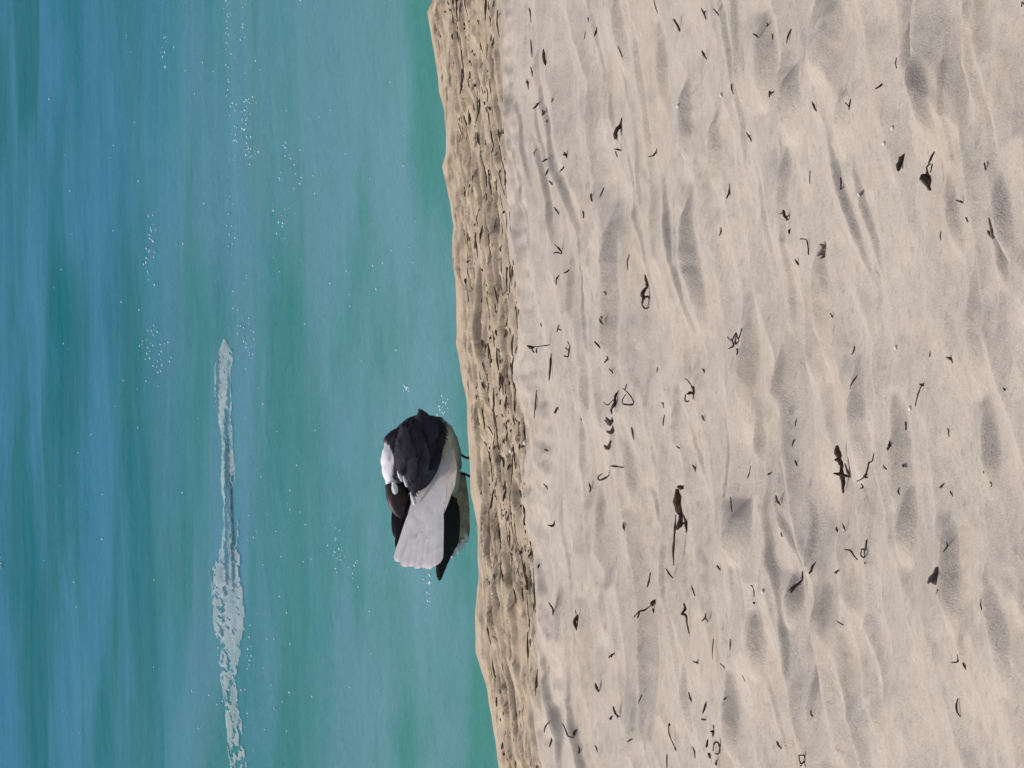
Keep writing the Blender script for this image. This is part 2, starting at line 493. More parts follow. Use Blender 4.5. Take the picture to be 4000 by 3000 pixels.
ok = (edge < 1.02) & (nn > thin * (1 + 0.5 * rng.random(nn.shape)))
keep = ok[:-1, :-1] & ok[1:, 1:]
idx = np.arange(len(V)).reshape(len(pys), NC)
F = np.stack([idx[:-1, :-1], idx[1:, :-1], idx[1:, 1:], idx[:-1, 1:]], -1)[keep]
fm = mesh_np('foam_streak', V, F)
fo = link('foam_streak', fm, M['foam'])
tag(fo, 'long thin streak of pale foam floating on the turquoise water beyond the bird', 'foam')

def blob(r, n1=6, n2=3):
    bm = bmesh.new()
    bmesh.ops.create_icosphere(bm, subdivisions=1, radius=r)
    v = np.array([x.co for x in bm.verts]); f = [[x.index for x in q.verts] for q in bm.faces]
    bm.free(); return v, np.array(f)
BV, BF = blob(1.0)
bl = []
def fleck(px, py, n, sxp, syp, r=(2.2, 5.0)):  # white blobs in place of glints on the water and foam bubbles
    for _ in range(n):
        bl.append((px + rng.normal(0, sxp), py + rng.normal(0, syp), rng.uniform(*r)))
for py in np.arange(0, 640, 10): 
    fleck(900 + 0.10 * py + rng.normal(0, 12), py, 2 if 340 < py < 640 else 1, 26, 12)
fleck(950, 420, 12, 26, 90, (1.5, 4)); fleck(925, 500, 14, 24, 80, (1.5, 4)); fleck(890, 60, 12, 9, 60, (1.5, 4))
fleck(600, 880, 14, 16, 50); fleck(580, 1010, 10, 10, 40); fleck(590, 1320, 22, 26, 60); fleck(630, 1400, 14, 18, 40)
fleck(640, 220, 10, 10, 40); fleck(1150, 680, 9, 22, 80); fleck(1140, 580, 6, 24, 80); fleck(1095, 880, 9, 14, 60)
fleck(965, 1300, 26, 22, 90, (2, 4)); fleck(905, 900, 16, 12, 200, (2, 4)); fleck(1320, 2140, 20, 18, 50, (2, 4.5)); fleck(1380, 2200, 9, 20, 50)
fleck(1735, 1590, 20, 14, 28, (2.5, 5)); fleck(1590, 1520, 7, 8, 8, (3, 6)); fleck(1675, 2255, 9, 7, 12, (3, 6)); fleck(1672, 2340, 8, 8, 40)
fleck(1130, 2200, 12, 40, 250); fleck(1050, 2600, 10, 60, 200); fleck(975, 2560, 10, 8, 70); fleck(1010, 1900, 12, 14, 200, (2, 4))
fleck(2, 2205, 7, 5, 14, (4, 7)); fleck(870, 2700, 24, 25, 150, (2, 4.5)); fleck(920, 2900, 22, 22, 90, (2, 4.5)); fleck(1450, 1050, 8, 60, 200)
for _ in range(130): fleck(rng.uniform(120, 1650), rng.uniform(-200, 3200), 1, 0, 0, (1.8, 4.4))
V = []; F = []; o = 0
for px, py, r in bl:
    if px > 1780: continue
    p = on_water(px, py)
    rr = r * (p - CAM).length * W / 4000
    sc = np.array([rr * rng.uniform(.7, 1.6), rr * rng.uniform(.8, 1.6), rr * rng.uniform(.7, 1.1)])
    V.append(BV * sc + np.array([p.x, p.y, p.z + rr * .35])); F.append(BF + o); o += len(BV)
fl = link('sparkle_foam_flecks', mesh_np('sparkle_foam_flecks', np.concatenate(V), np.concatenate(F)), M['fleck'])
tag(fl, 'tiny white blobs for sparkles and foam bubbles scattered over the water', 'foam', kind='stuff')

# ------------------------------------------------------------------ small shapes
def tube(pts, rad, seg=7, flat=1.0, rough=0.25, cap=True, V=None, F=None):
    """tapered, slightly lumpy tube through pts; rad = list of radii; appended to V, F"""
    V = [] if V is None else V; F = [] if F is None else F
    pts = [Vector(p) for p in pts]
    n = len(pts); base = len(V)
    for i, p in enumerate(pts):
        t = (pts[min(i + 1, n - 1)] - pts[max(i - 1, 0)])
        if t.length < 1e-9: t = Vector((1, 0, 0))
        t.normalize()
        a = t.cross(Vector((0, 1, 0)))
        if a.length < 1e-3: a = t.cross(Vector((0, 0, 1)))
        a.normalize(); b = t.cross(a)
        for k in range(seg):
            an = 2 * math.pi * k / seg
            r = rad[i] * (1 + random.uniform(-rough, rough))
            V.append(tuple(p + a * (math.cos(an) * r) + b * (math.sin(an) * r * flat)))
    for i in range(n - 1):
        for k in range(seg):
            k2 = (k + 1) % seg
            F.append((base + i * seg + k, base + i * seg + k2, base + (i + 1) * seg + k2, base + (i + 1) * seg + k))
    F.append(tuple(base + k for k in range(seg))[::-1])
    F.append(tuple(base + (n - 1) * seg + k for k in range(seg)))
    return V, F

def refine(pts, per=3):
    pts = [Vector(p) for p in pts]
    out = []
    for i in range(len(pts) - 1):
        p0 = pts[max(i - 1, 0)]; p1 = pts[i]; p2 = pts[i + 1]; p3 = pts[min(i + 2, len(pts) - 1)]
        for k in range(per):
            t = k / per
            out.append(0.5 * ((2 * p1) + (p2 - p0) * t + (2 * p0 - 5 * p1 + 4 * p2 - p3) * t * t + (3 * p1 - p0 - 3 * p2 + p3) * t ** 3))
    out.append(pts[-1]); return out

def pydata(name, V, F):
    me = bpy.data.meshes.new(name)
    me.from_pydata([tuple(v) for v in V], [], F)
    me.update(); return me

def scrap(name, strokes, mat, label, cat, group=None):
    """strokes: list of (picture polyline, width). Each stroke stands or lies on the sand under its lowest point."""
    allp = [p for st, w in strokes for p in st]
    low = max(allp, key=lambda p: p[0])
    P = on_sand(low[0], low[1])
    sc = (P - CAM).length * W / 4000
    V = []; F = []
    for st, w in strokes:
        pts = []
        jy = random.uniform(-.006, .006)
        for i, (a, b) in enumerate(st):
            x = P.x + (low[1] - b) * sc
            z = (low[0] - a) * sc
            y = P.y + jy + random.uniform(-.004, .004) + z * 0.25
            g = hz(x, y)
            zz = max(P.z + z * 0.98, g + w * sc * .05)
            pts.append(Vector((x, y, zz)) - P)
        pts = refine(pts, 3)
        n = len(pts)
        r = [max(0.0009, w * (.50 if mat in (M['brown'], M['grey']) else .42) * sc * (0.12 + 0.88 * math.sin(math.pi * min(max((i + .6) / (n + .2), 0), 1)) ** 1.1) * random.uniform(.75, 1.2)) for i in range(n)]
        tube(pts, r, 6, random.uniform(.7, 1.3), 0.22, True, V, F)
    me = pydata(name, V, F)
    o = link(name, me, mat)
    o.location = P
    return tag(o, label, cat, group)

# ------------------------------------------------------------------ the bird at the water's edge
BP = on_base(1834, 1850)
BY_ = BP.y + 0.22
BS = math.hypot(BY_, 2.1) * W / 4000
_h = CAM + ray(1834, 1850) * (BY_ / ray(1834, 1850).y)
ground = max(float(base_z(np.array([_h.x]), np.array([BY_]))[0]), -0.03)
bird = bpy.data.objects.new('shore_bird', None)
COL.objects.link(bird)
bird.location = (_h.x, BY_, ground)
bird.empty_display_size = 0.1
tag(bird, 'black and white bird with fanned pale tail standing at the water\'s edge', 'bird')
ZOFF = _h.z - ground
def bp(px, py, dy=0.0):
    """picture units on the bird -> the bird's own space; dy in metres, minus is towards the camera"""
    return Vector(((1850 - py) * BS, dy, ZOFF + (1834 - px) * BS))

def ellipsoid(bm, c, r, rot):
    m = Matrix.Translation(c) @ rot.to_4x4() @ Matrix.Diagonal((*r, 1))
    bmesh.ops.create_icosphere(bm, subdivisions=3, radius=1.0, matrix=m)
def ell(bm, px, py, hl, hh, dep, ang, dy=0.0, yaw=0.0):
    """half-length along the beach, half-height, half-depth; ang tilts the length up (degrees)"""
    rot = Matrix.Rotation(math.radians(yaw), 3, 'Z') @ Matrix.Rotation(-math.radians(ang), 3, 'Y')
    ellipsoid(bm, bp(px, py, dy), (hl * BS, dep * BS, hh * BS), rot)

bm = bmesh.new()
ell(bm, 1704, 1780, 160, 97, 98, 8, 0.0)            # belly and breast
ell(bm, 1640, 1732, 112, 106, 92, 20, 0.0)          # shoulders
ell(bm, 1588, 1790, 135, 88, 84, 0, 0.0)            # back
ell(bm, 1555, 1735, 62, 55, 55, 10, 0.01)           # nape
ell(bm, 1540, 1815, 98, 56, 52, 4, -0.004)          # head laid back
ell(bm, 1548, 1890, 52, 46, 40, -10, -0.006)        # face
ell(bm, 1672, 1890, 130, 70, 62, -18, -0.02)        # rump
ell(bm, 1652, 1985, 90, 46, 30, -6, -0.035)         # tail root
ell(bm, 1752, 1860, 100, 46, 66, 5, 0.0)            # vent
bme = bpy.data.meshes.new('body')
bm.to_mesh(bme); bm.free()
tmp = bpy.data.objects.new('body_tmp', bme)
COL.objects.link(tmp)
rm = tmp.modifiers.new('r', 'REMESH'); rm.mode = 'VOXEL'; rm.voxel_size = 0.0042
smo = tmp.modifiers.new('s', 'SMOOTH'); smo.iterations = 9; smo.factor = 0.6
dg = bpy.context.evaluated_depsgraph_get()
bme2 = bpy.data.meshes.new_from_object(tmp.evaluated_get(dg))
bpy.data.objects.remove(tmp)
bme2.name = 'body'
n = len(bme2.vertices)
co = np.zeros(n * 3, dtype=np.float32); bme2.vertices.foreach_get('co', co); co = co.reshape(-1, 3)
py_ = 1850 - co[:, 0] / BS; px_ = 1834 - (co[:, 2] - ZOFF) / BS
# ruffled feather relief
nrm = np.zeros(n * 3, dtype=np.float32); bme2.vertices.foreach_get('normal', nrm); nrm = nrm.reshape(-1, 3)
ruf = 0.0026 * fbm(co[:, 0] * 38 + co[:, 1] * 20, co[:, 2] * 60, 3)
co2 = co + nrm * ruf[:, None]
bme2.vertices.foreach_set('co', co2.astype(np.float32).ravel())
wob = 14 * fbm(py_ / 42, px_ / 42 + co[:, 1] * 9, 3)
lim = np.interp(py_, [1500, 1600, 1660, 1690, 1740, 1777, 1848, 1925, 1960, 2100], [1700, 1716, 1735, 1738, 1712, 1688, 1646, 1606, 1560, 1520])
darkv = 1 - sstep(-12, 14, px_ + wob * .8 - lim)
hd = ((px_ - 1494) / 36) ** 2 + ((py_ - 1812) / 92) ** 2
whitev = (1 - sstep(0.75, 1.15, hd + wob * .012))
face = (1 - sstep(0.6, 1.2, ((px_ - 1535) / 26) ** 2 + ((py_ - 1893) / 26) ** 2 + wob * .02))
whitev = np.maximum(whitev, face * 0.85)
attr(bme2, 'dark', darkv); attr(bme2, 'white', whitev)
body = link('body', bme2, M['body'], bird)

def blade(root, tip, width, bend, nrm, thick=0.0012, tipr=0.45, seg=11, root_w=0.45, camber=0.12):
    """one feather: cambered blade with a shaft line and rounded tip, with thickness"""
    root, tip, nrm = Vector(root), Vector(tip), Vector(nrm).normalized()
    ax = tip - root; L = ax.length; ax.normalize()
    sd_ = ax.cross(nrm).normalized(); up = sd_.cross(ax).normalized()
    cols = [-1, -.5, 0, .5, 1]
    V = []; F = []
    for face_ in (1, -1):
        for i in range(seg + 1):
            t = 1 - (1 - i / seg) ** 1.7
            wdt = width * (root_w + (1 - root_w) * min(1, t * 2.2))
            if t > 1 - tipr: wdt *= math.sqrt(max(0.0, 1 - ((t - (1 - tipr)) / tipr) ** 2.4)) * .97 + .03
            for c in cols:
                q = root + ax * (t * L) + sd_ * (c * wdt * .5) + up * (bend * L * math.sin(t * math.pi * .5) - camber * width * c * c + face_ * thick * .5 + (0.0007 if c == 0 else 0))
                V.append(q)
    nc = len(cols); off = (seg + 1) * nc
    for i in range(seg):
        for j in range(nc - 1):
            a = i * nc + j
            F.append((a, a + 1, a + nc + 1, a + nc))
            F.append((off + a, off + a + nc, off + a + nc + 1, off + a + 1))
    return V, F

def feather(name, r, t, w, mat, parent, bend=0.02, nrm=(0, -1, .25), label=None, **k):
    V, F = blade(r, t, w * BS, bend, nrm, **k)
    o = link(name, pydata(name, V, F), mat, parent)
    if label: o['label'] = label
    return o

# tail: pale feathers fanned towards the lower left of the bird, sloping towards the viewer
_A = np.array([[1, 1668, 1890], [1, 1527, 2192], [1, 1674, 2202]], dtype=float)
_pl = np.linalg.solve(_A, np.array([-0.062, -0.105, -0.215]))
def td(px, py, off=0.0): return float(_pl[0] + _pl[1] * px + _pl[2] * py) - off
_q = [bp(a, b, td(a, b)) for a, b in ((1668, 1890), (1527, 2192), (1674, 2202))]
TN = (_q[2] - _q[0]).cross(_q[1] - _q[0]).normalized()
if TN.z < 0: TN = -TN
tail = link('tail', pydata('tail', *blade(bp(1664, 1890, td(1664, 1890, -.004)), bp(1610, 2120, td(1610, 2120, -.004)), 120 * BS, 0.0, TN, thick=.004, camber=.0)), M['pale'], bird)
tail['label'] = 'pale pinkish fanned tail'
TIPS = [(1534, 2190), (1560, 2208), (1582, 2206), (1604, 2213), (1630, 2208), (1646, 2211), (1660, 2202)]
for i, (tx, ty) in enumerate(TIPS):
    f = i / (len(TIPS) - 1); ra, rb = 1646 + 44 * f, 1880 + 16 * abs(f - .5)
    feather('tail_feather', bp(ra, rb, td(ra, rb, .0005 * i)), bp(tx, ty, td(tx, ty, .0006 * i)), 74 + 8 * (i % 3), M['pale'], tail, 0.0, TN, tipr=.10, camber=.022, thick=.0003)
def surf_dy(px, py):
    """nearest (towards the camera) point of the body under a picture point"""
    m = (np.abs(px_ - px) < 7) & (np.abs(py_ - py) < 7)
    return float(co[m, 1].min()) if m.any() else 9.0
def draped(name, path, widths, mat, parent, off):
    """a soft feather that lies on the flank and runs on over the tail"""
    V = []; F = []
    pts = refine([Vector((a, b, 0)) for a, b in path], 5); n_ = len(pts); cols = [-1, -.6, -.2, .2, .6, 1]
    for i, p in enumerate(pts):
        t = (pts[min(i + 1, n_ - 1)] - pts[max(i - 1, 0)]).normalized(); sd_ = Vector((t.y, -t.x, 0))
        w_ = np.interp(i / (n_ - 1), np.linspace(0, 1, len(widths)), widths)
        for c in cols:
            q = p + sd_ * (c * w_ * .5)
            V.append((q.x, q.y, min(td(q.x, q.y), surf_dy(q.x, q.y)) - off + .0006 * c * c))
    W_ = np.array(V); nc = len(cols); g = W_[:, 2].reshape(n_, nc)
    for _ in range(6):                                     # ease the drape
        h_ = g.copy(); h_[1:-1] = (g[:-2] + g[1:-1] * 2 + g[2:]) / 4; h_[:, 1:-1] = (h_[:, :-2] + h_[:, 1:-1] * 2 + h_[:, 2:]) / 4
        g = h_
    V = [bp(a, b, d) for (a, b, _), d in zip(V, g.ravel())]
    for i in range(n_ - 1):
        for j in range(nc - 1):
            a = i * nc + j; F.append((a, a + 1, a + nc + 1, a + nc))
    return link(name, pydata(name, V, F), mat, parent)
CV = [([(1752, 1748), (1738, 1820), (1722, 1890), (1708, 1960)], [8, 56, 60, 20], 'cream'),
      ([(1735, 1765), (1720, 1840), (1704, 1930), (1690, 2010)], [8, 56, 62, 20], 'cream'),
      ([(1712, 1790), (1700, 1860), (1684, 1960), (1672, 2070)], [8, 54, 64, 18], 'pale'),
      ([(1690, 1815), (1676, 1880), (1656, 1980), (1640, 2100)], [8, 52, 66, 18], 'pale'),
      ([(1668, 1840), (1654, 1900), (1632, 1990), (1614, 2080)], [8, 50, 62, 18], 'pale'),
      ([(1650, 1862), (1634, 1920), (1608, 2010), (1586, 2100)], [8, 44, 56, 18], 'pale')]
for i, (pa, wd, m_) in enumerate(CV):                      # soft feathers running from the flank over the tail root
    draped('covert_feather', pa, wd, M[m_], tail, .0030 + .0004 * i)

# near wing: slate shoulder with long overlapping feathers; black wing tip showing below the tail
wing = link('wing', pydata('wing', *blade(bp(1655, 1625, -0.036), bp(1606, 1915, -0.062), 178 * BS, 0.07, (0, -1, .45), thick=.010, tipr=.72, root_w=.55, camber=.12)), M['slate'], bird)
wing['label'] = 'dark slate folded wing'
SC = [(1627, 1600, 1660, 1740, 120, 'coal'), (1690, 1640, 1688, 1775, 84, 'coal'), (1650, 1640, 1655, 1800, 84, 'coal'), (1600, 1640, 1612, 1790, 76, 'coal'), (1560, 1660, 1566, 1800, 64, 'slate'),
      (1690, 1690, 1664, 1830, 62, 'coal'), (1630, 1710, 1632, 1870, 70, 'slate'), (1580, 1720, 1592, 1880, 64, 'slate'), (1540, 1715, 1556, 1850, 44, 'slate'), (1610, 1780, 1600, 1930, 56, 'slate'), (1640, 1770, 1622, 1905, 50, 'slate')]
for i, (a0, a1, b0, b1, w_, m_) in enumerate(SC):
    dd = -0.058 - 0.016 * math.sin(max(0, min(1, ((a0 + b0) * .5 - 1530) / 190)) * math.pi)
    feather('covert_feather', bp(a0, a1, dd + .016 * max(0, (1700 - a1) / 100)), bp(b0, b1, dd - 0.004), w_, M[m_], wing, 0.04, (0, -1, .5), tipr=.6, camber=.05, root_w=.35 if i else .12, thick=.0006)
for (a0, a1, b0, b1, w_) in [(1540, 1838, 1556, 1880, 17), (1562, 1846, 1574, 1900, 15), (1592, 1918, 1606, 1970, 20), (1522, 1880, 1530, 1928, 26)]:
    feather('tertial_feather', bp(a0, a1, -0.062), bp(b0, b1, -0.070), w_, M['white'], wing, 0.0, (0, -1, .5), tipr=.5, label='white feather edge')
PR = [((1745, 1935), (1700, 2266), 46), ((1752, 1935), (1714, 2235), 44), ((1762, 1940), (1728, 2205), 42), ((1770, 1945), (1746, 2172), 40), ((1777, 1945), (1765, 2140), 36), ((1722, 1950), (1704, 2170), 44)]
for i, (a, b, w) in enumerate(PR):
    feather('primary_feather', bp(a[0], a[1], -0.040 + .004 * i), bp(b[0], b[1], -0.075 + .005 * i), w, M['dark'], wing, 0.02, tipr=.45, label='black wing tip feather')
# far wing: its black edge shows along the other side of the tail
wing2 = link('wing', pydata('wing', *blade(bp(1575, 1900, 0.03), bp(1548, 2105, 0.0), 62 * BS, 0.02, (0, -1, .3), thick=.006, tipr=.6)), M['dark'], bird)
for i, (a, b) in enumerate([((1600, 1930), (1537, 2138)), ((1592, 1935), (1548, 2120)), ((1584, 1930), (1542, 2090))]):
    feather('primary_feather', bp(*a, -0.015 + .006 * i), bp(*b, -0.045 + .006 * i), 34, M['dark'], wing2, 0.01, tipr=.5)
# drab lower wing feathers with a pale trailing edge, hanging below the black ones
drab = link('lower_wing', pydata('lower_wing', *blade(bp(1806, 1842, 0.0), bp(1798, 2125, -0.02), 60 * BS, 0.01, (0, -1, .1), thick=.006, tipr=.35, root_w=.1)), M['drab'], bird)
drab['label'] = 'drab mottled wing edge with whitish tips'
for i, (a, b, w) in enumerate([((1815, 1850), (1814, 2112), 32), ((1806, 1850), (1800, 2132), 34), ((1796, 1860), (1784, 2146), 34), ((1786, 1880), (1768, 2158), 34)]):
    feather('secondary_feather', bp(*a, -0.006 * i), bp(*b, -0.03 - .005 * i), w, M['drab'], drab, 0.01, tipr=.2, root_w=.15)
for i, (a, b, w) in enumerate([((1812, 2085), (1813, 2122), 24), ((1798, 2105), (1795, 2144), 26), ((1784, 2122), (1776, 2160), 28), ((1768, 2138), (1756, 2176), 24)]):
    feather('feather_tip', bp(*a, -0.034 - .006 * i), bp(*b, -0.038 - .006 * i), w, M['white'], drab, 0.01, tipr=.5)

# loose barbs that soften the plumage
def fluff(src, n, mat, length, width, parent, attrs=False, flow=Vector((-1, -.25, -.32))):
    co_ = np.zeros(len(src.vertices) * 3, dtype=np.float32); src.vertices.foreach_get('co', co_); co_ = co_.reshape(-1, 3)
    no_ = np.zeros(len(src.vertices) * 3, dtype=np.float32); src.vertices.foreach_get('normal', no_); no_ = no_.reshape(-1, 3)
    V = []; F = []; da = []; wa = []
    for k in rng.integers(0, len(co_), n):
        p = Vector(co_[k]); nn_ = Vector(no_[k])
        if attrs and whitev[k] > .25: continue
        f_ = flow + Vector(rng.normal(0, .28, 3))
        f_ = f_ - nn_ * f_.dot(nn_) * .92
        if f_.length < .2: continue
        f_.normalize(); f_ = (f_ + nn_ * rng.uniform(.02, .16)).normalized()
        sdv = f_.cross(nn_).normalized() * width * rng.uniform(.5, 1.2)
        L = length * rng.uniform(.6, 1.4); b0 = len(V)
        p = p - f_ * L * .3 - nn_ * .0008
        V += [p - sdv * .6, p + sdv * .6, p + f_ * L * .55 + sdv + nn_ * .0012, p + f_ * L * .55 - sdv + nn_ * .0012, p + f_ * L + sdv * .15, p + f_ * L - sdv * .15]
        F += [(b0, b0 + 1, b0 + 2, b0 + 3), (b0 + 3, b0 + 2, b0 + 4, b0 + 5)]
        if attrs: da += [darkv[k]] * 6; wa += [whitev[k]] * 6
    me = pydata('plumage_barbs', V, F)
    if attrs: attr(me, 'dark', da); attr(me, 'white', wa)
    o = link('plumage_barbs', me, mat, parent); o['kind'] = 'stuff'
    return o
fluff(bme2, 7000, M['body'], 0.016, 0.0014, body, True)
for ob, m_, n_ in [(o_, o_.data.materials[0], 90) for o_ in list(wing.children) if o_.name.startswith('covert')]:
    fluff(ob.data, n_, m_, 0.011, 0.0011, wing)

# bill, eye, legs
V, F = tube(refine([bp(1545, 1895, -.02), bp(1544, 1930, -.026), bp(1546, 1965, -.028), bp(1553, 1995, -.028), bp(1566, 2022, -.028)], 3),
            [46 * BS * (1 - .86 * (i / 12) ** 2.2) for i in range(13)], 12, 0.62, 0.02)
bill = link('bill', pydata('bill', V, F), M['bill'], bird)
bme3 = bmesh.new(); bmesh.ops.create_icosphere(bme3, subdivisions=2, radius=9 * BS, matrix=Matrix.Translation(bp(1546, 1872, -0.036)))
em = bpy.data.meshes.new('eye'); bme3.to_mesh(em); bme3.free()
link('eye', em, M['leg'], bird)
for (a, k, dy) in (((1775, 1752), (1835, 1790), 0.012), ((1785, 1850), (1840, 1862), -0.012)):
    foot = bp(k[0], k[1], dy); foot = Vector((foot.x + 0.004, foot.y, 0.006))
    pts = refine([bp(a[0], a[1], dy * .5), bp(k[0] - 30, k[1] - 12, dy), bp(k[0], k[1], dy), foot], 3)
    V, F = tube(pts, [0.0042 if i < 2 else 0.0030 for i in range(len(pts))], 7, 1, 0.06)
    lg = link('leg', pydata('leg', V, F), M['leg'], bird)
    for an in (-.55, 0, .55):
        d = Vector((math.cos(an + .5), math.sin(an + .5), 0)) * 0.038
        V, F = tube(refine([foot, foot + d * .5 + Vector((0, 0, .001)), foot + d + Vector((0, 0, -.003))], 2), [.003, .0028, .0026, .0022, .0015], 6, 1, .06)
        link('toe', pydata('toe', V, F), M['leg'], lg)

